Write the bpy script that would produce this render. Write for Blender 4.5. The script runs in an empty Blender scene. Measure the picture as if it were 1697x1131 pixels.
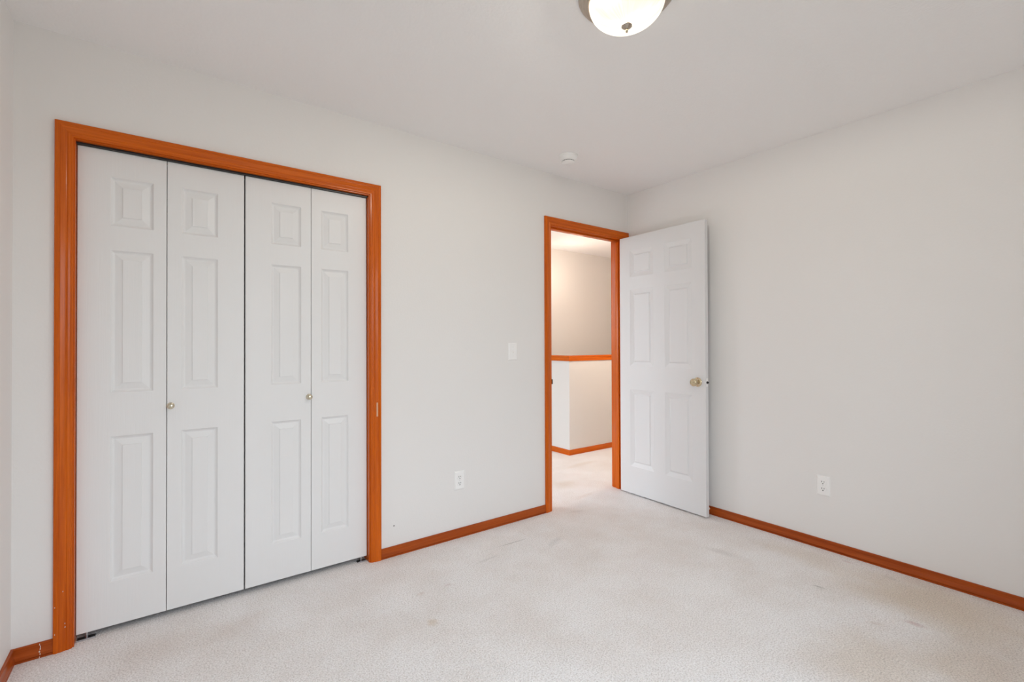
import bpy, bmesh, math, random
from mathutils import Vector, Matrix

S = bpy.context.scene
COL = S.collection
R = math.radians
H = 2.44                      # ceiling height
RX, LX, BY = 0.0, -3.558, -2.85   # right wall, left wall, back wall (room side)
WT = 0.115                    # wall thickness

# ------------------------------------------------------------------ camera
F_PX, YAW, PITCH, ROLL = 775.999, R(53.396), R(0.419), R(-0.193)
CAM = Vector((-3.096, -2.5491, 1.2002))
fw = Vector((math.cos(YAW) * math.cos(PITCH), math.sin(YAW) * math.cos(PITCH), math.sin(PITCH)))
rt = Vector((math.sin(YAW), -math.cos(YAW), 0))
up = rt.cross(fw)
r2 = rt * math.cos(ROLL) + up * math.sin(ROLL)
u2 = -rt * math.sin(ROLL) + up * math.cos(ROLL)
cd = bpy.data.cameras.new('camera')
cam = bpy.data.objects.new('camera', cd)
COL.objects.link(cam)
m = Matrix((r2, u2, -fw)).transposed().to_4x4()
m.translation = CAM
cam.matrix_world = m
cd.sensor_width = 36
cd.lens = F_PX / 1697 * 36
cd.clip_start = 0.02
S.camera = cam

# ------------------------------------------------------------------ colour management
S.view_settings.view_transform = 'Standard'
S.view_settings.look = 'None'
S.view_settings.gamma = 1
S.view_settings.use_curve_mapping = False
S.view_settings.exposure = 0.03
S.cycles.max_bounces = 16
S.cycles.diffuse_bounces = 12
S.cycles.use_denoising = True
S.cycles.sample_clamp_indirect = 6

# ------------------------------------------------------------------ daylight
SKY_STRENGTH = 6.1
w = bpy.data.worlds.new('daylight')
S.world = w
w.use_nodes = True
nt = w.node_tree
nt.nodes.clear()
out = nt.nodes.new('ShaderNodeOutputWorld')
bg = nt.nodes.new('ShaderNodeBackground')
tc = nt.nodes.new('ShaderNodeTexCoord')
sp = nt.nodes.new('ShaderNodeSeparateXYZ')
cr = nt.nodes.new('ShaderNodeValToRGB')
mr = nt.nodes.new('ShaderNodeMapRange')
mr.inputs['From Min'].default_value = -1
nt.links.new(tc.outputs['Generated'], sp.inputs[0])
nt.links.new(sp.outputs['Z'], mr.inputs['Value'])
nt.links.new(mr.outputs[0], cr.inputs[0])
e = cr.color_ramp.elements
e[0].position, e[0].color = 0.0, (0.10, 0.11, 0.09, 1)
e[1].position, e[1].color = 1.0, (0.66, 0.82, 1.0, 1)
a = e.new(0.49); a.color = (0.16, 0.17, 0.16, 1)
a = e.new(0.52); a.color = (0.83, 0.925, 1.0, 1)
nt.links.new(cr.outputs[0], bg.inputs['Color'])
bg.inputs['Strength'].default_value = SKY_STRENGTH
nt.links.new(bg.outputs[0], out.inputs[0])

WINDOWS = [  # behind and beside the viewpoint: wall, from, to, sill, head
    ('back', -2.80, -1.60, 0.30, 2.10),
]
for (wall, a0, a1, z0, z1) in WINDOWS:
    ld = bpy.data.lights.new('window_daylight', 'AREA')
    ld.shape = 'RECTANGLE'
    ld.size, ld.size_y = a1 - a0, z1 - z0
    ld.cycles.is_portal = True
    lo = bpy.data.objects.new('window_daylight', ld)
    COL.objects.link(lo)
    if wall == 'back':
        lo.location = ((a0 + a1) / 2, BY - WT - 0.01, (z0 + z1) / 2)
        lo.rotation_euler = (R(90), 0, 0)          # faces +y, into the room
    else:
        lo.location = (LX - WT - 0.01, (a0 + a1) / 2, (z0 + z1) / 2)
        lo.rotation_euler = (R(90), 0, R(-90))     # faces +x, into the room

HALL_LIGHTS = [((0.95, 0.34, 1.75), 24.0, (1.0, 0.81, 0.65)), ((0.9, 1.60, 2.05), 4.2, (1.0, 0.83, 0.68))]
for loc, power, colr in HALL_LIGHTS:
    ld = bpy.data.lights.new('hall_lamp', 'POINT')
    ld.energy, ld.color, ld.shadow_soft_size = power, colr, 0.10
    lo = bpy.data.objects.new('hall_lamp', ld)
    COL.objects.link(lo)
    lo.location = loc

LXY = (-1.785, -1.471)         # centre of the ceiling light
BULB_W, BULB_COLOR, BOWL_GLOW = 52.0, (1.0, 0.960, 0.860), 1.25

# ------------------------------------------------------------------ materials
def mat(name, base=(0.8, 0.8, 0.8), rough=0.5, metal=0.0, spec=0.5):
    mt = bpy.data.materials.new(name)
    mt.use_nodes = True
    b = mt.node_tree.nodes['Principled BSDF']
    b.inputs['Base Color'].default_value = (*base, 1)
    b.inputs['Roughness'].default_value = rough
    b.inputs['Metallic'].default_value = metal
    b.inputs['Specular IOR Level'].default_value = spec
    return mt


def node(mt, kind, **kw):
    n = mt.node_tree.nodes.new(kind)
    for k, v in kw.items():
        if k.startswith('_'):
            setattr(n, k[1:], v)
        else:
            n.inputs[k.replace('__', ' ')].default_value = v
    return n


def lk(mt, a, ao, b, bi):
    mt.node_tree.links.new(a.outputs[ao], b.inputs[bi])


def coords(mt, scale=(1, 1, 1)):
    t = node(mt, 'ShaderNodeTexCoord')
    mp = node(mt, 'ShaderNodeMapping', Scale=scale)
    lk(mt, t, 'Object', mp, 'Vector')
    return mp


def add_bump(mt, src, strength, dist):
    b = mt.node_tree.nodes['Principled BSDF']
    bp = node(mt, 'ShaderNodeBump', Strength=strength, Distance=dist)
    mt.node_tree.links.new(src, bp.inputs['Height'])
    lk(mt, bp, 'Normal', b, 'Normal')
    return bp


def paint(name, base, rough, scale, dist, strength=0.5):
    mt = mat(name, base, rough, spec=0.35)
    mp = coords(mt)
    n = node(mt, 'ShaderNodeTexNoise', Scale=scale, Detail=3.0, Roughness=0.55)
    lk(mt, mp, 0, n, 'Vector')
    add_bump(mt, n.outputs[0], strength, dist)
    return mt


def wood(name, axis, dark, light, rough=0.25, bump=0.00025):
    mt = mat(name, light, rough, spec=0.15)
    b = mt.node_tree.nodes['Principled BSDF']
    b.inputs['Coat Weight'].default_value = 0.2
    b.inputs['Coat Roughness'].default_value = 0.13
    sc = [55.0, 55.0, 55.0]
    sc[axis] = 1.6
    mp = coords(mt, sc)
    n1 = node(mt, 'ShaderNodeTexNoise', Scale=1.0, Detail=5.0, Roughness=0.6, Distortion=0.25)
    lk(mt, mp, 0, n1, 'Vector')
    sc2 = [260.0, 260.0, 260.0]
    sc2[axis] = 9.0
    mp2 = coords(mt, sc2)
    n2 = node(mt, 'ShaderNodeTexNoise', Scale=1.0, Detail=3.0)
    lk(mt, mp2, 0, n2, 'Vector')
    mx = node(mt, 'ShaderNodeMath', _operation='MULTIPLY_ADD')
    mx.inputs[1].default_value = 0.45
    lk(mt, n2, 0, mx, 0)
    lk(mt, n1, 0, mx, 2)
    rp = node(mt, 'ShaderNodeValToRGB')
    e = rp.color_ramp.elements
    e[0].position, e[0].color = 0.50, (*dark, 1)
    e[1].position, e[1].color = 0.92, (*light, 1)
    lk(mt, mx, 0, rp, 0)
    lk(mt, rp, 0, b, 'Base Color')
    add_bump(mt, n2.outputs[0], 0.35, bump)
    return mt


M = {}
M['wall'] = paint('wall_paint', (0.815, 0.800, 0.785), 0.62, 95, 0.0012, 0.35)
M['ceiling'] = paint('ceiling_paint', (0.895, 0.885, 0.88), 0.8, 75, 0.003, 0.6)
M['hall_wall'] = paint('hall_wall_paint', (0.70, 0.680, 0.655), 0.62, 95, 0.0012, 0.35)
M['metal_bronze'] = mat('brushed_nickel', (0.50, 0.43, 0.36), 0.28, 1.0)
M['brass'] = mat('aged_brass', (0.66, 0.56, 0.38), 0.16, 1.0)
M['knob'] = mat('pale_brass_knob', (0.68, 0.63, 0.50), 0.14, 1.0)
M['steel'] = mat('galvanised_steel', (0.55, 0.57, 0.60), 0.35, 1.0)
M['dark_metal'] = mat('dark_latch_metal', (0.035, 0.033, 0.034), 0.35, 0.6)
M['plastic'] = mat('white_plastic', (0.90, 0.895, 0.885), 0.35)
M['slot'] = mat('dark_slot', (0.03, 0.03, 0.03), 0.6)
M['chip'] = mat('bare_chipped_wood', (0.78, 0.70, 0.62), 0.7)
M['scrape'] = mat('scraped_varnish', (0.72, 0.42, 0.24), 0.6)
M['rubber'] = mat('white_rubber', (0.75, 0.68, 0.60), 0.6)

for i, ax in enumerate('xyz'):
    M['wood_' + ax] = wood('orange_varnished_fir_' + ax, i, (0.480, 0.078, 0.002), (0.670, 0.138, 0.006))
    M['base_' + ax] = wood('red_brown_varnished_fir_' + ax, i, (0.290, 0.046, 0.004), (0.440, 0.086, 0.010), rough=0.36)


def door_paint(name, base):
    """White paint over an embossed wood grain that runs up the door."""
    mt = mat(name, base, 0.42, spec=0.4)
    mp = coords(mt, (170, 170, 5.0))
    n = node(mt, 'ShaderNodeTexNoise', Scale=1.0, Detail=3.0, Distortion=0.6)
    lk(mt, mp, 0, n, 'Vector')
    add_bump(mt, n.outputs[0], 0.35, 0.0007)
    return mt


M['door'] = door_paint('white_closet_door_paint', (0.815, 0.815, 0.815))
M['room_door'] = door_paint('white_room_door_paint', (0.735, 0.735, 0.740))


def carpet():
    mt = mat('cut_pile_carpet', (0.6, 0.57, 0.55), 0.95, spec=0.08)
    b = mt.node_tree.nodes['Principled BSDF']
    b.inputs['Sheen Weight'].default_value = 0.15
    b.inputs['Sheen Roughness'].default_value = 0.6
    mp = coords(mt)
    fine = node(mt, 'ShaderNodeTexNoise', Scale=165.0, Detail=3.0, Roughness=0.75)
    lk(mt, mp, 0, fine, 'Vector')
    tuft = node(mt, 'ShaderNodeTexVoronoi', Scale=170.0)
    lk(mt, mp, 0, tuft, 'Vector')
    r1 = node(mt, 'ShaderNodeValToRGB')
    e = r1.color_ramp.elements
    e[0].position, e[0].color = 0.33, (0.645, 0.610, 0.590, 1)
    e[1].position, e[1].color = 0.56, (1.0, 0.985, 0.982, 1)
    lk(mt, fine, 0, r1, 0)
    # broad traffic wear
    big = node(mt, 'ShaderNodeTexNoise', Scale=2.6, Detail=4.0, Roughness=0.6)
    lk(mt, mp, 0, big, 'Vector')
    r2 = node(mt, 'ShaderNodeValToRGB')
    e = r2.color_ramp.elements
    e[0].position, e[0].color = 0.36, (0.93, 0.905, 0.885, 1)
    e[1].position, e[1].color = 0.60, (1, 1, 1, 1)
    lk(mt, big, 0, r2, 0)
    mul = node(mt, 'ShaderNodeMix', _data_type='RGBA', _blend_type='MULTIPLY')
    mul.inputs[0].default_value = 1.0
    lk(mt, r1, 0, mul, 6)
    lk(mt, r2, 0, mul, 7)
    last = mul
    # spots, scuffs and broad tan tints on the pile: x, y, rx, ry, turn, colour, amount
    for (sx, sy, rx, ry, tn, colr, amt) in STAINS_AND_TINTS:
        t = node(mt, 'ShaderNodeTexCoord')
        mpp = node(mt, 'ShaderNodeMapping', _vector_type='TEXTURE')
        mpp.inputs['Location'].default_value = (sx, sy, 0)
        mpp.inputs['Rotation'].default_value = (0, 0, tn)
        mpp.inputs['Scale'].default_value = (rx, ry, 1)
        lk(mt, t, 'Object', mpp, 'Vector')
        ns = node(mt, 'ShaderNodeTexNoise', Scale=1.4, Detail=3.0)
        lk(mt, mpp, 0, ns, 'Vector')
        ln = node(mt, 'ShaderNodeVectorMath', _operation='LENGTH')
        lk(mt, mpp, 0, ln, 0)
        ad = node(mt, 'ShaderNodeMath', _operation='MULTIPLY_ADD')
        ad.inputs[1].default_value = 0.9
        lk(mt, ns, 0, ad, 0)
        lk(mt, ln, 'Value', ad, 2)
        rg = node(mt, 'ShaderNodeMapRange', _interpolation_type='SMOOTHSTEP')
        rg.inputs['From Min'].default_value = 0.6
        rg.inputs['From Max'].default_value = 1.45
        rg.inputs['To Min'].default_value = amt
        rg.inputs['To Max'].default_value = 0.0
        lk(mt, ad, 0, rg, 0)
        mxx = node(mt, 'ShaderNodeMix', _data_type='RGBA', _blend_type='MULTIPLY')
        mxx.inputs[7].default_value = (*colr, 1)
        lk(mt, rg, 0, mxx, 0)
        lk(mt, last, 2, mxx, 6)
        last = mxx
    lk(mt, last, 2, b, 'Base Color')
    hh = node(mt, 'ShaderNodeMath', _operation='ADD')
    lk(mt, fine, 0, hh, 0)
    lk(mt, tuft, 'Distance', hh, 1)
    add_bump(mt, hh.outputs[0], 0.65, 0.0042)
    return mt


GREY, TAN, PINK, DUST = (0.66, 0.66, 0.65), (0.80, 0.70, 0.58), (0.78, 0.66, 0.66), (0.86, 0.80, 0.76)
STAINS_AND_TINTS = [
    (-1.400, -0.268, 0.140, 0.007, R(-2), GREY, 0.95),     # furniture drag line
    (-1.560, -0.262, 0.080, 0.004, R(0), GREY, 0.35),
    (-1.263, -0.190, 0.004, 0.110, 0.0, DUST, 0.8),        # seam
    (-1.940, -0.115, 0.004, 0.080, 0.0, DUST, 0.6),
    (-1.185, -0.410, 0.130, 0.035, R(20), GREY, 0.32),
    (-1.640, -0.360, 0.110, 0.014, R(4), GREY, 0.32),
    (-2.163, -0.711, 0.036, 0.040, 0.0, TAN, 0.6),
    (-2.104, -0.468, 0.030, 0.022, 0.0, DUST, 0.6),
    (-1.958, -0.472, 0.032, 0.022, 0.0, PINK, 0.35),
    (-0.517, -1.110, 0.050, 0.150, R(10), GREY, 0.30),
    (-0.505, -1.590, 0.012, 0.042, R(8), GREY, 0.85),
    (-0.525, -1.600, 0.006, 0.030, R(20), GREY, 0.45),
    (-0.520, -1.960, 0.026, 0.046, R(6), PINK, 0.80),
    (-0.085, -1.576, 0.016, 0.040, 0.0, PINK, 0.55),
    (-0.120, -1.780, 0.020, 0.045, 0.0, GREY, 0.35),
    (-0.650, -1.860, 0.020, 0.050, R(30), DUST, 0.5),
    (-1.050, -0.950, 0.240, 0.180, R(30), PINK, 0.10),
    (-0.260, -2.020, 0.380, 0.560, R(6), TAN, 0.85),       # broad tan tint over the carpet near the wall, four patches
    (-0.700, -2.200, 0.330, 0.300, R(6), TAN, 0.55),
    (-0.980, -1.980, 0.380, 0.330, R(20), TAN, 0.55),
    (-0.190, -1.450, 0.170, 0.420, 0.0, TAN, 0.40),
    (-3.150, -0.260, 0.260, 0.180, R(15), DUST, 0.55),
    (-2.850, -0.240, 0.200, 0.100, R(15), DUST, 0.40),
    (-0.330, 0.400, 0.200, 0.140, R(10), TAN, 0.40),       # traffic wear through the doorway
    (0.250, 0.800, 0.300, 0.070, R(4), TAN, 0.35),
    (-0.420, 0.090, 0.180, 0.040, R(8), DUST, 0.50),
    (-0.720, -0.120, 0.100, 0.030, R(-20), GREY, 0.28),
]
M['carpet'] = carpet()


def glow_glass():
    """Frosted, faintly ribbed glass: glows softly itself and lets a third of the bulb's light straight through."""
    mt = mat('lit_frosted_glass', (0.03, 0.028, 0.025), 0.5, spec=0.05)
    t = mt.node_tree
    b = t.nodes['Principled BSDF']
    tc_ = node(mt, 'ShaderNodeTexCoord')
    xyz = node(mt, 'ShaderNodeSeparateXYZ')
    lk(mt, tc_, 'Object', xyz, 0)
    ang = node(mt, 'ShaderNodeMath', _operation='ARCTAN2')
    lk(mt, xyz, 'Y', ang, 0)
    lk(mt, xyz, 'X', ang, 1)
    cmb = node(mt, 'ShaderNodeCombineXYZ')
    sc_ = node(mt, 'ShaderNodeMath', _operation='MULTIPLY')
    sc_.inputs[1].default_value = 9.0
    lk(mt, ang, 0, sc_, 0)
    lk(mt, sc_, 0, cmb, 'X')
    rz_ = node(mt, 'ShaderNodeMath', _operation='MULTIPLY')
    rz_.inputs[1].default_value = 12.0
    lk(mt, xyz, 'Z', rz_, 0)
    lk(mt, rz_, 0, cmb, 'Y')
    n = node(mt, 'ShaderNodeTexNoise', Scale=1.6, Detail=3.0, Distortion=0.4)
    lk(mt, cmb, 0, n, 'Vector')
    rp = node(mt, 'ShaderNodeValToRGB')
    e = rp.color_ramp.elements
    e[0].position, e[0].color = 0.3, (1.0, 0.84, 0.60, 1)
    e[1].position, e[1].color = 0.6, (1.0, 0.92, 0.76, 1)
    lk(mt, n, 0, rp, 0)
    lk(mt, rp, 0, b, 'Emission Color')
    b.inputs['Emission Strength'].default_value = BOWL_GLOW
    tr = node(mt, 'ShaderNodeBsdfTransparent')
    mx = node(mt, 'ShaderNodeMixShader')
    mx.inputs[0].default_value = 0.36
    lk(mt, b, 0, mx, 1)
    lk(mt, tr, 0, mx, 2)
    lk(mt, mx, 0, t.nodes['Material Output'], 'Surface')
    return mt


M['glow'] = glow_glass()


def pane_glass():
    mt = bpy.data.materials.new('window_glass')
    mt.use_nodes = True
    t = mt.node_tree
    t.nodes.clear()
    o = t.nodes.new('ShaderNodeOutputMaterial')
    tr = t.nodes.new('ShaderNodeBsdfTransparent')
    gl = t.nodes.new('ShaderNodeBsdfGlossy')
    gl.inputs['Roughness'].default_value = 0.02
    mx = t.nodes.new('ShaderNodeMixShader')
    mx.inputs[0].default_value = 0.06
    t.links.new(tr.outputs[0], mx.inputs[1])
    t.links.new(gl.outputs[0], mx.inputs[2])
    t.links.new(mx.outputs[0], o.inputs[0])
    return mt


M['glass'] = pane_glass()

# ------------------------------------------------------------------ helpers
def link(name, me, material, parent=None):
    o = bpy.data.objects.new(name, me)
    COL.objects.link(o)
    if material is not None:
        me.materials.append(material)
    if parent is not None:
        o.parent = parent
    return o


def mesh(name, verts, faces, material, parent=None, smooth=False):
    me = bpy.data.meshes.new(name)
    me.from_pydata([tuple(v) for v in verts], [], faces)
    bm = bmesh.new()
    bm.from_mesh(me)
    bmesh.ops.remove_doubles(bm, verts=bm.verts, dist=1e-6)
    bmesh.ops.recalc_face_normals(bm, faces=bm.faces)
    for f in bm.faces:
        f.smooth = smooth
    bm.to_mesh(me)
    bm.free()
    return link(name, me, material, parent)


def from_bm(name, bm, material, parent=None, smooth=False, angle=None):
    me = bpy.data.meshes.new(name)
    for f in bm.faces:
        f.smooth = smooth or angle is not None
    if angle is not None:
        for ed in bm.edges:
            if len(ed.link_faces) == 2 and ed.calc_face_angle(0) > R(angle):
                ed.smooth = False
    bm.to_mesh(me)
    bm.free()
    return link(name, me, material, parent)


def bm_box(bm, lo, hi, bevel=0.0, seg=2):
    r = bmesh.ops.create_cube(bm, size=1)
    vs = r['verts']
    c = [(lo[i] + hi[i]) / 2 for i in range(3)]
    s = [hi[i] - lo[i] for i in range(3)]
    for v in vs:
        v.co = Vector((c[0] + v.co.x * s[0], c[1] + v.co.y * s[1], c[2] + v.co.z * s[2]))
    if bevel:
        ed = {e for v in vs for e in v.link_edges}
        bmesh.ops.bevel(bm, geom=list(ed), offset=bevel, segments=seg, affect='EDGES', profile=0.5)


def box(name, lo, hi, material, parent=None, bevel=0.0, seg=2):
    bm = bmesh.new()
    bm_box(bm, lo, hi, bevel, seg)
    return from_bm(name, bm, material, parent, angle=35 if bevel else None)


def lathe(name, profile, material, parent=None, n=48, centre=(0, 0, 0), axis='z', smooth_angle=40):
    """profile: (radius, along-axis) points; the first and the last are closed to the axis when their radius is 0."""
    bm = bmesh.new()
    rings = []
    for (r, h) in profile:
        if r < 1e-7:
            rings.append([bm.verts.new((0, 0, h))])
        else:
            rings.append([bm.verts.new((r * math.cos(2 * math.pi * i / n), r * math.sin(2 * math.pi * i / n), h)) for i in range(n)])
    for a, b in zip(rings, rings[1:]):
        for i in range(n):
            j = (i + 1) % n
            if len(a) == 1 and len(b) == 1:
                continue
            if len(a) == 1:
                bm.faces.new((a[0], b[i], b[j]))
            elif len(b) == 1:
                bm.faces.new((a[i], a[j], b[0]))
            else:
                bm.faces.new((a[i], a[j], b[j], b[i]))
    bmesh.ops.recalc_face_normals(bm, faces=bm.faces)
    rot = {'z': Matrix.Identity(3),
           'x': Matrix(((0, 0, 1), (0, 1, 0), (-1, 0, 0))),
           '-x': Matrix(((0, 0, -1), (0, 1, 0), (1, 0, 0))),
           '-y': Matrix(((1, 0, 0), (0, 0, -1), (0, 1, 0)))}[axis]
    for v in bm.verts:
        v.co = rot @ v.co + Vector(centre)
    return from_bm(name, bm, material, parent, angle=smooth_angle)


def tag(o, label=None, cat=None, group=None, kind=None):
    for k, v in (('label', label), ('category', cat), ('group', group), ('kind', kind)):
        if v:
            o[k] = v
    return o


def empty(name, loc=(0, 0, 0), rz=0.0, label=None, cat=None, group=None, kind=None):
    o = bpy.data.objects.new(name, None)
    COL.objects.link(o)
    o.location = loc
    o.rotation_euler = (0, 0, rz)
    o.empty_display_size = 0.05
    return tag(o, label, cat, group, kind)


def sweep(name, profile, path_frames, material, parent=None, angle=30):
    """profile (a, b) pairs closed round; path_frames: list of (origin, a_dir, b_dir) - the section at each station (mitred by its a_dir length)."""
    vs, fs = [], []
    n = len(profile)
    for (o, ad, bd) in path_frames:
        for (a, b) in profile:
            vs.append(Vector(o) + Vector(ad) * a + Vector(bd) * b)
    for k in range(len(path_frames) - 1):
        for i in range(n):
            j = (i + 1) % n
            fs.append((k * n + i, k * n + j, (k + 1) * n + j, (k + 1) * n + i))
    fs.append(tuple(range(n)))
    fs.append(tuple((len(path_frames) - 1) * n + i for i in range(n)))
    bm = bmesh.new()
    bv = [bm.verts.new(v) for v in vs]
    for f in fs:
        bm.faces.new([bv[i] for i in f])
    bmesh.ops.recalc_face_normals(bm, faces=bm.faces)
    return from_bm(name, bm, material, parent, angle=angle)


# ------------------------------------------------------------------ the room shell
C_X0, C_X1, C_Z = -3.383, -2.187, 2.030      # closet opening between its jambs
D_X0, D_X1, D_Z = -0.848, -0.066, 2.062      # doorway between its jambs
JT = 0.018                                   # jamb thickness


def wall_with_holes(name, xs, zs, holes, y0, y1, material, axis='x'):
    """A wall slab pierced by rectangular holes (given as x0, x1, z0, z1)."""
    gx = sorted(set(list(xs) + [h[0] for h in holes] + [h[1] for h in holes]))
    gz = sorted(set(list(zs) + [h[2] for h in holes] + [h[3] for h in holes]))
    inside = lambda cx, cz: xs[0] < cx < xs[1] and zs[0] < cz < zs[1] and not any(h[0] < cx < h[1] and h[2] < cz < h[3] for h in holes)
    V, Fc = [], []

    def quad(*p):
        k = len(V)
        V.extend(p)
        Fc.append((k, k + 1, k + 2, k + 3))
    P = (lambda x, y, z: (x, y, z)) if axis == 'x' else (lambda x, y, z: (y, x, z))
    for i in range(len(gx) - 1):
        for j in range(len(gz) - 1):
            a, b, c, d = gx[i], gx[i + 1], gz[j], gz[j + 1]
            if not inside((a + b) / 2, (c + d) / 2):
                continue
            for y in (y0, y1):
                quad(P(a, y, c), P(b, y, c), P(b, y, d), P(a, y, d))
            e = 1e-4
            if not inside(a - e, (c + d) / 2): quad(P(a, y0, c), P(a, y1, c), P(a, y1, d), P(a, y0, d))
            if not inside(b + e, (c + d) / 2): quad(P(b, y0, c), P(b, y1, c), P(b, y1, d), P(b, y0, d))
            if not inside((a + b) / 2, c - e): quad(P(a, y0, c), P(b, y0, c), P(b, y1, c), P(a, y1, c))
            if not inside((a + b) / 2, d + e): quad(P(a, y0, d), P(b, y0, d), P(b, y1, d), P(a, y1, d))
    return mesh(name, V, Fc, material)


floor = box('floor', (-3.9, BY - 0.2, -0.10), (3.4, 2.2, 0.0), M['carpet'])
tag(floor, 'worn pale greige cut pile carpet running out through the doorway', 'floor', kind='structure')
ceil = box('ceiling', (-3.9, BY - 0.2, H), (3.4, 2.2, H + 0.10), M['ceiling'])
tag(ceil, 'off white textured ceiling above the bedroom', 'ceiling', kind='structure')

wf = wall_with_holes('wall_front', (LX - WT, 0.0 + WT), (0, H),
                     [(C_X0 - JT, C_X1 + JT, 0, C_Z + JT), (D_X0 - JT, D_X1 + JT, 0, D_Z + JT)], 0.0, WT, M['wall'])
tag(wf, 'off white painted wall with the closet and the doorway', 'wall', kind='structure')
wr = box('wall_right', (0, BY - WT, 0), (WT, 0.0, H), M['wall'])
tag(wr, 'plain off white wall behind the open door', 'wall', kind='structure')
wl = wall_with_holes('wall_left', (BY - WT, 0.0), (0, H), [w_[1:] for w_ in WINDOWS if w_[0] == 'left'], LX - WT, LX, M['wall'], axis='y')
tag(wl, 'sliver of off white wall at the closet end of the room', 'wall', kind='structure')
wb = wall_with_holes('wall_back', (LX, 0.0), (0, H), [w_[1:] for w_ in WINDOWS if w_[0] == 'back'], BY - WT, BY, M['wall'])
tag(wb, 'off white wall behind the viewpoint', 'wall', kind='structure')

# the windows behind and beside the viewpoint
for k, (wall, x0, x1, z0, z1) in enumerate(WINDOWS):
    c0 = (x0 + x1) / 2
    loc, rz = ((c0, BY - 0.06, z0), 0) if wall == 'back' else ((LX - 0.06, c0, z0), R(90))
    win = empty('window_%d' % (k + 1), loc, rz, label='white framed window letting daylight in through the %s wall' % wall, cat='window', kind='structure')
    h, hgt, f = (x1 - x0) / 2, z1 - z0, 0.04
    bm = bmesh.new()
    for lo, hi in (((-h, -0.03, 0), (-h + f, 0.03, hgt)), ((h - f, -0.03, 0), (h, 0.03, hgt)),
                   ((-h + f, -0.03, 0), (h - f, 0.03, f)), ((-h + f, -0.03, hgt - f), (h - f, 0.03, hgt)),
                   ((-f / 2, -0.03, f), (f / 2, 0.03, hgt - f))):
        bm_box(bm, lo, hi)
    from_bm('frame', bm, M['plastic'], win)
    for a, b in ((-h + f, -f / 2), (f / 2, h - f)):
        box('glass_pane', (a, -0.003, f), (b, 0.003, hgt - f), M['glass'], win)

# closet interior behind the bifold doors
bm = bmesh.new()
bm_box(bm, (-3.60, WT, 0), (-3.52, 0.76, H))
bm_box(bm, (-2.06, WT, 0), (-1.98, 0.76, H))
bm_box(bm, (-3.52, 0.70, 0), (-2.06, 0.76, H))
wc = from_bm('wall_closet', bm, M['wall'])
tag(wc, 'white inside walls of the closet behind the bifold doors', 'wall', kind='structure')

# hallway beyond the doorway
HW = M['hall_wall']
HX, HY = 0.421, 1.149          # outer corner of the half wall round the stairs
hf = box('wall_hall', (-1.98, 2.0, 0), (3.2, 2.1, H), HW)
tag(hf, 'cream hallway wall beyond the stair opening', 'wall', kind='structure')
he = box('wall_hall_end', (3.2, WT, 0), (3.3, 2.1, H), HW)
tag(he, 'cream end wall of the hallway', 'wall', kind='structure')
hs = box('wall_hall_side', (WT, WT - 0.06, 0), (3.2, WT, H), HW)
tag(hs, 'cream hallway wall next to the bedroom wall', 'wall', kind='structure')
CAPZ0, CAPZ1 = 1.017, 1.0755
bm = bmesh.new()
bm_box(bm, (HX, HY, 0), (3.2, HY + WT, CAPZ0 + 0.02))
bm_box(bm, (HX, HY + WT, 0), (HX + WT, 2.0, CAPZ0 + 0.02))
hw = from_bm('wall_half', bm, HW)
tag(hw, 'white half wall round the stair opening in the hallway', 'wall', kind='structure')

# ------------------------------------------------------------------ wooden trim
# casing profile: a = distance from the outer edge, b = how far it stands off the wall
CASING = [(0, 0), (0, .0120), (.0020, .0150), (.0060, .0165), (.0130, .0165), (.0150, .0148), (.0170, .0148), (.0190, .0160),
          (.0340, .0128), (.0375, .0105), (.0395, .0105), (.0415, .0120), (.0480, .0108), (.0500, .0085), (.0560, .0080), (.0570, .0065), (.0570, 0)]
CW = 0.057


def casing(name_root, x0, x1, z1, owner, right_leg_to=None, widths=(CW, CW, CW)):
    """Mitred casing round an opening whose inner casing edges are x0, x1, z1."""
    wl_, wr_, wt_ = widths
    bdir = (0, -1, 0)
    pr = lambda wdt: [(a * wdt / CW, b) for a, b in CASING]
    sweep('side_casing', pr(wl_), [((x0 - wl_, 0, 0), (1, 0, 0), bdir), ((x0 - wl_, 0, z1 + wt_), (1, 0, -wt_ / wl_), bdir)], M['wood_z'], owner)
    sweep('side_casing', pr(wr_), [((x1 + wr_, 0, 0), (-1, 0, 0), bdir), ((x1 + wr_, 0, z1 + wt_), (-1, 0, -wt_ / wr_), bdir)], M['wood_z'], owner)
    sweep('head_casing', pr(wt_), [((x0 - wl_, 0, z1 + wt_), (wl_ / wt_, 0, -1), bdir), ((x1 + wr_, 0, z1 + wt_), (-wr_ / wt_, 0, -1), bdir)], M['wood_x'], owner)


def jambs(x0, x1, z1, owner, stop_y=None):
    box('side_jamb', (x0 - JT, 0, 0), (x0, WT, z1 + JT), M['wood_z'], owner)
    box('side_jamb', (x1, 0, 0), (x1 + JT, WT, z1 + JT), M['wood_z'], owner)
    box('head_jamb', (x0, 0, z1), (x1, WT, z1 + JT), M['wood_x'], owner)
    if stop_y:
        a, b, t = stop_y[0], stop_y[1], 0.011
        box('side_stop', (x0, a, 0), (x0 + t, b, z1), M['wood_z'], owner, 0.002)
        box('side_stop', (x1 - t, a, 0), (x1, b, z1), M['wood_z'], owner, 0.002)
        box('head_stop', (x0 + t, a, z1 - t), (x1 - t, b, z1), M['wood_x'], owner, 0.002)


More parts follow.
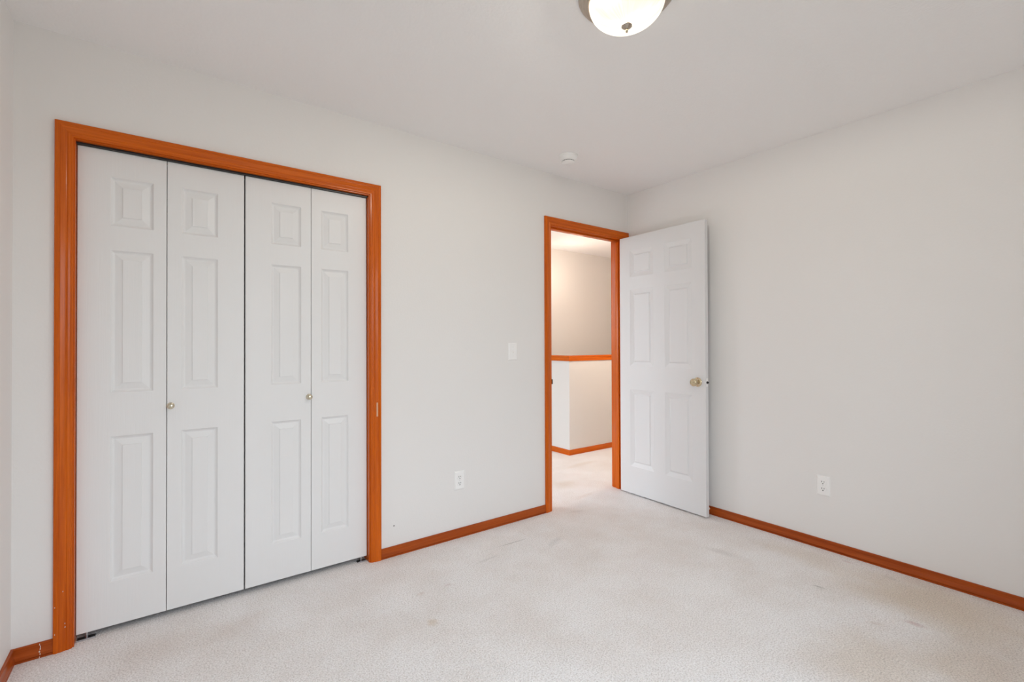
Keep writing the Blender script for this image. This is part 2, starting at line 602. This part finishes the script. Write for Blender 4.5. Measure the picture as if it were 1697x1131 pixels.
t1 = empty('trim_1', ((C_X0 + C_X1) / 2, 0, 0), label='orange varnished wood casing round the closet opening', cat='door frame', kind='structure')
t1.location = (0, 0, 0)
casing('closet', C_X0 - .005, C_X1 + .005, C_Z + .005, t1, widths=(.0545, .0600, .0570))
jambs(C_X0, C_X1, C_Z, t1)
box('head_track', (C_X0, 0.019, C_Z - 0.0085), (C_X1, 0.062, C_Z), M['dark_metal'], t1)
scr = box('scrape_mark', (-2.1515, -0.0175, 0.803), (-2.1435, -0.0158, 0.880), M['scrape'], t1)
scr['label'] = 'pale scraped strip in the varnish'
rnd = random.Random(4)


def chip(cx, cz, w, h, y0, y1, parent, label):
    """A flake of missing varnish with a ragged outline on a board that faces -y."""
    n = 11
    ring = [(cx + w * rnd.uniform(.55, 1.1) * math.cos(2 * math.pi * i / n), cz + h * rnd.uniform(.55, 1.1) * math.sin(2 * math.pi * i / n)) for i in range(n)]
    vs = [(x, y0, z) for x, z in ring] + [(x, y1, z) for x, z in ring]
    fs = [tuple(range(n)), tuple(range(n, 2 * n))] + [(i, (i + 1) % n, n + (i + 1) % n, n + i) for i in range(n)]
    o = mesh('chip_mark', vs, fs, M['chip'], parent)
    o['label'] = label
    return o


for (cx_, cz_, cw_, ch_) in ((-3.4075, .109, .0015, .0026), (-3.4070, .095, .0018, .0028), (-3.4365, .180, .0012, .0026), (-3.4135, .236, .0012, .0022), (-3.4365, .075, .0012, .0050)):
    chip(cx_, cz_, cw_, ch_, -0.0167, -0.0140, t1, 'small pale chip in the varnish')

t2 = empty('trim_2', (0, 0, 0), label='orange varnished wood casing round the open doorway', cat='door frame', kind='structure')
casing('doorway', D_X0 - .005, D_X1 + .006, D_Z + .004, t2, widths=(.0600, .0590, .0550))
jambs(D_X0, D_X1, D_Z, t2, stop_y=(0.038, 0.070))
# strike plate with its curved lip on the latch-side jamb
bm = bmesh.new()
bm_box(bm, (D_X0, 0.010, .900), (D_X0 + .0015, .034, .960), 0.0004, 1)
bm_box(bm, (D_X0 - .001, -0.010, .912), (D_X0 + .0035, .012, .948), 0.001, 1)
sk = from_bm('strike_plate', bm, M['dark_metal'], t2)
sk['label'] = 'dark metal strike plate'
# casing on the hallway side of the doorway
for lo, hi, mt_ in (((D_X0 - .062, WT, 0), (D_X0 - .005, WT + .014, D_Z + .06), 'wood_z'), ((D_X0 - .005, WT, D_Z + .005), (D_X1 + .005, WT + .014, D_Z + .06), 'wood_x'), ((D_X1 + .005, WT, 0), (D_X1 + .062, WT + .014, D_Z + .06), 'wood_z')):
    box('hall_casing', lo, hi, M[mt_], t2, 0.003)

BASE_P = [(0, 0), (0, .0125), (.0070, .0128), (.0080, .0092), (.0102, .0092), (.0112, .0125), (.0200, .0121), (.0260, .0100), (.0330, .0080), (.0420, .0078), (.0500, .0090), (.0545, .0084), (.0565, .0050), (.0565, 0)]


def baseboard(name, segs, label, mats=('base_x', 'base_y')):
    """segs: (start, end, into-room direction, mitre at start, mitre at end) along the wall foot."""
    root = empty(name, (0, 0, 0), label=label, cat='baseboard', kind='structure')
    for (p, q, nrm, ms, me) in segs:
        p, q, nrm = Vector(p), Vector(q), Vector(nrm)
        d = (q - p).normalized()
        vs = []
        for (pt, sgn, mit) in ((p, 1, ms), (q, -1, me)):
            vs.append((pt, Vector((0, 0, 1)), nrm + d * sgn * mit))
        sweep('board', BASE_P, vs, M[mats[0] if abs(d.x) > .5 else mats[1]], root)
    return root


bf = baseboard('baseboard_front', [((LX, 0, 0), (-3.4425, 0, 0), (0, -1, 0), 1, 0), ((-2.122, 0, 0), (-0.913, 0, 0), (0, -1, 0), 0, 0)],
               'reddish wood baseboard along the closet wall')
br = baseboard('baseboard_right', [((0, -0.018, 0), (0, BY, 0), (-1, 0, 0), 0, 1)], 'reddish wood baseboard along the plain wall behind the open door')
bl = baseboard('baseboard_left', [((LX, 0, 0), (LX, BY, 0), (1, 0, 0), 1, 1)], 'short bit of reddish baseboard on the wall beside the closet')
bb = baseboard('baseboard_back', [((LX, BY, 0), (0, BY, 0), (0, 1, 0), 1, 1)], 'reddish wood baseboard under the window')
# baseboard and cap of the hallway half wall
hb = baseboard('baseboard_hall', [((HX, HY, 0), (3.2, HY, 0), (0, -1, 0), -1, 0), ((HX, 2.0, 0), (HX, HY, 0), (-1, 0, 0), 0, -1)],
               'orange wood baseboard round the foot of the hallway half wall', ('wood_x', 'wood_y'))
t3 = empty('trim_3', (0, 0, 0), label='orange wood cap on top of the hallway half wall', cat='wall cap', kind='structure')
box('cap_board', (HX - .014, HY - .014, CAPZ1 - .018), (3.2, HY + WT + .014, CAPZ1), M['wood_x'], t3, 0.003)
box('cap_board', (HX - .014, HY + WT + .014, CAPZ1 - .018), (HX + WT + .014, 2.0, CAPZ1), M['wood_y'], t3, 0.003)
box('apron', (HX - .010, HY - .011, CAPZ0), (3.2, HY, CAPZ1 - .018), M['wood_x'], t3, 0.002)
box('apron', (HX - .011, HY, CAPZ0), (HX, 2.0, CAPZ1 - .018), M['wood_y'], t3, 0.002)
for (zz, hh_, ww_, yy_) in ((.0500, .0040, .0015, .0093), (.0415, .0055, .0012, .0082), (.0320, .0060, .0016, .0086), (.0235, .0050, .0022, .0113), (.0150, .0050, .0014, .0126), (.0040, .0030, .0016, .0130)):
    chip(-3.4780 + rnd.uniform(-.0012, .0012), zz, ww_, hh_, -yy_ - .0004, -.006, bf, 'pale chipped line across the board')
nh = lathe('nail_hole', [(0, .0006), (.0030, .0005), (.0036, 0), (0, 0)], M['slot'], wf, 12, (-2.044, 0, .169), '-y')
nh['label'] = 'small dark nail hole in the wall'

# ------------------------------------------------------------------ moulded panel doors
def slab(name, wdt, z0, z1, thick, panels, profile, material, parent):
    """A door slab: local x = width, y = depth (front at 0), z up. Each panel is pressed in along PROFILE (inset, depth) on both faces."""
    bm = bmesh.new()
    c = 0.0018

    def V(u, d, z):
        return bm.verts.new((u, d, z))

    def quad(pts):
        bm.faces.new([V(*p) for p in pts])
    for side in (0, 1):
        Y = (lambda d: d) if side == 0 else (lambda d: thick - d)
        us = sorted({c, wdt - c} | {p[0] for p in panels} | {p[1] for p in panels})
        zs = sorted({z0 + c, z1 - c} | {p[2] for p in panels} | {p[3] for p in panels})
        for i in range(len(us) - 1):
            for j in range(len(zs) - 1):
                mu, mz = (us[i] + us[i + 1]) / 2, (zs[j] + zs[j + 1]) / 2
                if any(p[0] < mu < p[1] and p[2] < mz < p[3] for p in panels):
                    continue
                quad([(us[i], Y(0), zs[j]), (us[i + 1], Y(0), zs[j]), (us[i + 1], Y(0), zs[j + 1]), (us[i], Y(0), zs[j + 1])])
        for (a, b, lo, hi) in panels:
            pr = [(0, 0)] + list(profile)
            for (i0, d0), (i1, d1) in zip(pr, pr[1:]):
                A = [(a + i0, lo + i0), (b - i0, lo + i0), (b - i0, hi - i0), (a + i0, hi - i0)]
                B = [(a + i1, lo + i1), (b - i1, lo + i1), (b - i1, hi - i1), (a + i1, hi - i1)]
                for k in range(4):
                    n = (k + 1) % 4
                    quad([(A[k][0], Y(d0), A[k][1]), (A[n][0], Y(d0), A[n][1]), (B[n][0], Y(d1), B[n][1]), (B[k][0], Y(d1), B[k][1])])
            i1, d1 = pr[-1]
            quad([(a + i1, Y(d1), lo + i1), (b - i1, Y(d1), lo + i1), (b - i1, Y(d1), hi - i1), (a + i1, Y(d1), hi - i1)])
        # eased edge
        A = [(c, z0 + c), (wdt - c, z0 + c), (wdt - c, z1 - c), (c, z1 - c)]
        B = [(0, z0), (wdt, z0), (wdt, z1), (0, z1)]
        for k in range(4):
            n = (k + 1) % 4
            quad([(A[k][0], Y(0), A[k][1]), (A[n][0], Y(0), A[n][1]), (B[n][0], Y(c), B[n][1]), (B[k][0], Y(c), B[k][1])])
    B = [(0, z0), (wdt, z0), (wdt, z1), (0, z1)]
    for k in range(4):
        n = (k + 1) % 4
        quad([(B[k][0], c, B[k][1]), (B[n][0], c, B[n][1]), (B[n][0], thick - c, B[n][1]), (B[k][0], thick - c, B[k][1])])
    bmesh.ops.remove_doubles(bm, verts=bm.verts, dist=2e-6)
    bmesh.ops.recalc_face_normals(bm, faces=bm.faces)
    return from_bm(name, bm, material, parent)


# closet bifolds: sticking falls away, then a wide bevel rises to the field with a little step
BIFOLD_P = [(.0015, .0012), (.0060, .0070), (.0100, .0098), (.0135, .0106), (.0392, .0036), (.0400, .0002)]
LEAF_Y, LEAF_T, LEAF_Z0, LEAF_Z1 = 0.033, 0.030, 0.027, 2.0215
PZ = [(.2110, .8190), (1.0030, 1.6040), (1.7060, 1.9120)]


def leaf(parent, x0, x1, pa, pb, ox):
    o = slab('door_leaf', x1 - x0, LEAF_Z0, LEAF_Z1, LEAF_T, [(pa - x0, pb - x0, a, b) for a, b in PZ], BIFOLD_P, M['door'], parent)
    o.location = (x0 - ox, 0, 0)
    return o


KNOB_P = [(0, 0), (.0165, 0), (.0170, .0015), (.0150, .0035), (.0080, .0050), (.0065, .0070), (.0062, .0120), (.0080, .0150),
          (.0125, .0180), (.0148, .0215), (.0150, .0250), (.0135, .0285), (.0095, .0312), (.0045, .0322), (0, .0324)]


def bracket(parent, x0, x1, pinx, ox):
    b = box('pivot_bracket', (x0 - ox, -0.004, 0.0005), (x1 - ox, 0.026, 0.0030), M['steel'], parent, 0.0006, 1)
    box('bracket_lip', (x0 - ox, -0.0052, 0.0005), (x1 - ox, -0.0040, 0.0065), M['steel'], b)
    lathe('pivot_pin', [(0, 0), (.0045, 0), (.0045, .025), (0, .025)], M['steel'], b, 16, (pinx - ox, 0.010, 0.003))
    return b


def bifold(spec, label):
    (a0, a1, pa, pb), (b0, b1, qa, qb), knob_x, pivot, = spec
    ox = (a0 + b1) / 2
    root = empty('bifold_door', (ox, LEAF_Y, 0), label=label, cat='closet door', group='bifold closet doors', kind='thing')
    leaf(root, a0, a1, pa, pb, ox)
    leaf(root, b0, b1, qa, qb, ox)
    k = lathe('knob', [(r * .88, h * .88) for r, h in KNOB_P], M['knob'], root, 40, (knob_x - ox, 0.0002, 0.932), '-y')
    k['label'] = 'small round pale brass knob'
    for zz in (.27, 1.03, 1.80):
        lathe('hinge', [(0, 0), (.0032, 0), (.0032, .06), (0, .06)], M['steel'], root, 12, (a1 + .001 - ox, LEAF_T + .0034, zz))
    bracket(root, *pivot, ox)
    return root


bifold(((-3.3815, -3.0878, -3.2775, -3.1340), (-3.0856, -2.7870, -3.0330, -2.8940), -3.0725, (-3.3790, -3.322, -3.349)),
       'white bifold closet door on the side of the closet away from the open doorway')
bifold(((-2.7810, -2.4822, -2.6690, -2.5295), (-2.4802, -2.1890, -2.4310, -2.2895), -2.4925, (-2.240, -2.1905, -2.218)),
       'white bifold closet door on the side of the closet nearer the light switch')

# the room door, swung open against the plain wall
DOOR_P = [(.0020, .0012), (.0280, .0088), (.0330, .0098), (.0355, .0094), (.0420, .0040), (.0440, .0034)]
DA = R(-91.099)
D_T, D_W = 0.034, 0.760
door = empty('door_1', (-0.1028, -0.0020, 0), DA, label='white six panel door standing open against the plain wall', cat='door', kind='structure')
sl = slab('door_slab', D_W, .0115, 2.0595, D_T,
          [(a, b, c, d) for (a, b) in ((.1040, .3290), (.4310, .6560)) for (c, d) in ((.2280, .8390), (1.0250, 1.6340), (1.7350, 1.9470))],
          DOOR_P, M['room_door'], door)
# door knob: rose, neck and flattened ball, one on each face
DK = [(0, 0), (.0325, 0), (.0328, .0020), (.0300, .0055), (.0200, .0085), (.0130, .0105), (.0115, .0140), (.0115, .0260), (.0150, .0300),
      (.0225, .0345), (.0268, .0420), (.0270, .0490), (.0245, .0560), (.0180, .0605), (.0145, .0615), (.0140, .0600), (0, .0598)]
kn = lathe('knob', DK, M['brass'], door, 48, (.700, 0, .9335), '-y')
kn['label'] = 'brass door knob with round rose'
lathe('lock_button', [(0, 0), (.0040, 0), (.0040, .003), (.0030, .004), (0, .004)], M['brass'], kn, 16, (.700, -.0597, .9335), '-y')
DKb = [(r, h) for r, h in DK if h <= .046] + [(.0, .047)]
bm = bmesh.new()
bk = lathe('knob', [(r, h * .72) for r, h in DK], M['brass'], door, 48, (.700, 0, .9335), '-y')
for v in bk.data.vertices:
    v.co.y = D_T - v.co.y
bk.data.flip_normals()
lp = box('latch_plate', (D_W, .006, .9050), (D_W + .0012, .030, .9620), M['plastic'], door, 0.0004, 1)
lb = lathe('latch_bolt', [(0, 0), (.0085, 0), (.0085, .0035), (.0060, .0045), (.0060, .0110), (.0045, .0125), (0, .0125)], M['dark_metal'], lp, 24,
           (D_W + .001, .016, .9335), 'x')
lb['label'] = 'dark latch bolt sticking out of the door edge'
for zz in (.20, 1.03, 1.733):
    h = lathe('hinge', [(0, -.003), (.0035, -.002), (.0062, 0), (.0062, .089), (.0035, .091), (0, .092)], M['brass'], door, 20, (.0070, D_T + .0068, zz))
    box('hinge_leaf', (-.0014, .004, zz), (.0000, D_T + .002, zz + .089), M['brass'], h)

# spring door stop on the baseboard behind the door
ds = empty('door_stop', (-0.0119, -0.718, .0395), label='small spring door stop on the baseboard at the free edge of the open door', cat='door stop', kind='thing')
lathe('base', [(0, 0), (.0085, 0), (.0085, .003), (.0055, .006), (0, .006)], M['rubber'], ds, 24, (0, 0, 0), '-x')
bm = bmesh.new()
N, turns, rr, pr_ = 200, 14, .0042, .0009
rings = []
for i in range(N + 1):
    t = i / N
    th = 2 * math.pi * turns * t
    c = Vector((-.005 - t * .050, rr * math.cos(th), rr * math.sin(th)))
    n1 = Vector((0, math.cos(th), math.sin(th)))
    rings.append([bm.verts.new(c + n1 * pr_ * math.cos(q) + Vector((1, 0, 0)) * pr_ * math.sin(q)) for q in (0, math.pi / 2, math.pi, 1.5 * math.pi)])
for a, b in zip(rings, rings[1:]):
    for i in range(4):
        bm.faces.new((a[i], a[(i + 1) % 4], b[(i + 1) % 4], b[i]))
bmesh.ops.recalc_face_normals(bm, faces=bm.faces)
from_bm('spring', bm, M['steel'], ds, smooth=True)
lathe('tip', [(0, 0), (.0060, 0), (.0060, .010), (.0040, .012), (0, .012)], M['rubber'], ds, 20, (-.054, 0, 0), '-x')

# ------------------------------------------------------------------ ceiling light
cl = empty('ceiling_light', (LXY[0], LXY[1], H), label='flush ceiling light with glowing frosted glass bowl and bronze rim', cat='ceiling light', kind='thing')
lathe('pan', [(0, 0), (.1660, 0), (.1688, -.0020), (.1690, -.0060), (.1672, -.0085), (.1630, -.0092), (.1612, -.0108), (.1618, -.0140), (.1606, -.0168), (.1570, -.0186),
              (.1535, -.0190), (.1515, -.0206), (.1520, -.0236), (.1506, -.0262), (.1470, -.0278), (.1425, -.0280), (.1402, -.0296), (.1400, -.0322), (.1375, -.0338),
              (.1325, -.0340), (.1290, -.0330), (.1270, -.006), (0, -.006)], M['metal_bronze'], cl, 128, smooth_angle=50)
BOWL = [(.1312 * math.cos(t), -.0326 - .0823 * math.sin(t)) for t in [i / 28 * math.pi / 2 for i in range(28)]] + [(0, -.1149)]
gb = lathe('glass_bowl', BOWL, M['glow'], cl, 128, smooth_angle=80)
gb['label'] = 'glowing frosted glass bowl'
fn = lathe('finial', [(0, -.1135), (.0185, -.1135), (.0192, -.1155), (.0172, -.1182), (.0108, -.1208), (.0074, -.1228), (.0058, -.1255), (0, -.1255)], M['metal_bronze'], cl, 40)
lathe('finial_tip', [(0, -.125), (.0040, -.125), (.0050, -.1290), (.0050, -.1335), (.0038, -.1370), (0, -.1380)], M['knob'], fn, 24)
ld = bpy.data.lights.new('ceiling_bulb', 'POINT')
ld.energy, ld.color, ld.shadow_soft_size = BULB_W, BULB_COLOR, 0.022
lo = bpy.data.objects.new('ceiling_bulb', ld)
COL.objects.link(lo)
lo.location = (LXY[0] - .048, LXY[1] + .036, H - .030)

# ------------------------------------------------------------------ smoke detector
sd = empty('smoke_detector', (-0.966, -0.308, H), label='round white smoke detector on the ceiling near the doorway', cat='smoke detector', kind='thing')
lathe('base', [(0, 0), (.0620, 0), (.0630, -.002), (.0625, -.0070), (.0590, -.0085), (0, -.0085)], M['plastic'], sd, 64)
bd = lathe('body', [(0, -.008), (.0585, -.008), (.0580, -.0100), (.0545, -.0320), (.0520, -.0360), (.0460, -.0380), (.0420, -.0380), (.0410, -.0340), (0, -.0340)], M['plastic'], sd, 64)
lathe('vent', [(0, -.0340), (.0405, -.0340), (.0385, -.0395), (0, -.0395)], M['slot'], bd, 48)
for i in range(20):
    t = 2 * math.pi * i / 20
    bm = bmesh.new()
    bm_box(bm, (.0370, -.0014, -.0440), (.0418, .0014, -.0345))
    for v in bm.verts:
        v.co = Matrix.Rotation(t, 3, 'Z') @ v.co
    from_bm('vent_rib', bm, M['plastic'], bd)
lathe('cap', [(0, -.0390), (.0385, -.0395), (.0400, -.0420), (.0390, -.0465), (.0340, -.0500), (.0200, -.0512), (0, -.0515)], M['plastic'], sd, 48)

# ------------------------------------------------------------------ wall plates: local x = width, -y = out of the wall, z up
def plate(parent, wd, ht):
    bm = bmesh.new()
    a, b, d = wd / 2, ht / 2, .0058
    loops = []
    for (i, y) in ((0, 0), (0, -.0012), (.0022, -.0042), (.0060, -d)):
        loops.append([bm.verts.new((sx * (a - i), y, sz * (b - i))) for sx, sz in ((-1, -1), (1, -1), (1, 1), (-1, 1))])
    for p, q in zip(loops, loops[1:]):
        for k in range(4):
            bm.faces.new((p[k], p[(k + 1) % 4], q[(k + 1) % 4], q[k]))
    bm.faces.new(loops[-1])
    bm.faces.new(loops[0])
    bmesh.ops.recalc_face_normals(bm, faces=bm.faces)
    return from_bm('cover_plate', bm, M['plastic'], parent)


def screw(parent, z):
    s = lathe('screw', [(0, 0), (.0032, 0), (.0030, .0008), (0, .0012)], M['plastic'], parent, 16, (0, -.0058, z), '-y')
    box('screw_slot', (-.0024, -.0073, z - .0004), (.0024, -.0066, z + .0004), M['slot'], s)


def outlet(loc, rz, label, group='wall outlets'):
    o = empty('wall_outlet', loc, rz, label=label, cat='outlet', group=group, kind='thing')
    plate(o, .070, .115)
    for zc in (.0195, -.0195):
        bm = bmesh.new()
        ring = []
        for y in (-.0055, -.0078, -.0084):
            rr_ = .0172 if y > -.008 else .0164
            lp_ = []
            for i in range(40):
                t = 2 * math.pi * i / 40
                x, zz = rr_ * math.cos(t), rr_ * math.sin(t)
                zz = max(-.0142, min(.0142, zz))
                lp_.append(bm.verts.new((x, y, zc + zz)))
            ring.append(lp_)
        for p, q in zip(ring, ring[1:]):
            for k in range(40):
                bm.faces.new((p[k], p[(k + 1) % 40], q[(k + 1) % 40], q[k]))
        bm.faces.new(ring[-1])
        bmesh.ops.recalc_face_normals(bm, faces=bm.faces)
        rc = from_bm('receptacle', bm, M['plastic'], o)
        box('contact_slot', (-.0076, -.0090, zc + .0002), (-.0050, -.0083, zc + .0088), M['slot'], rc)
        box('contact_slot', (.0050, -.0090, zc + .0010), (.0076, -.0083, zc + .0082), M['slot'], rc)
        lathe('ground_hole', [(0, 0), (.0030, 0), (.0030, .0006), (0, .0006)], M['slot'], rc, 16, (0, -.0084, zc - .0072), '-y')
    screw(o, 0)
    return o


outlet((-1.6165, 0, .3540), 0, 'white double outlet on the closet wall between the closet and the doorway')
outlet((0, -1.4305, .3680), R(-90), 'white double outlet on the plain wall past the open door')

sw = empty('light_switch', (-1.1990, 0, 1.1520), label='white toggle light switch on the wall beside the doorway', cat='light switch', kind='thing')
plate(sw, .072, .117)
box('switch_frame', (-.0058, -.0066, -.0125), (.0058, -.0050, .0125), M['plastic'], sw, 0.0006, 1)
bm = bmesh.new()
bm_box(bm, (-.0045, -.0190, -.0040), (.0045, -.0050, .0050), 0.0012, 2)
for v in bm.verts:
    v.co = Matrix.Rotation(R(22), 3, 'X') @ v.co
from_bm('toggle', bm, M['plastic'], sw, angle=40)
screw(sw, .0302)
screw(sw, -.0302)
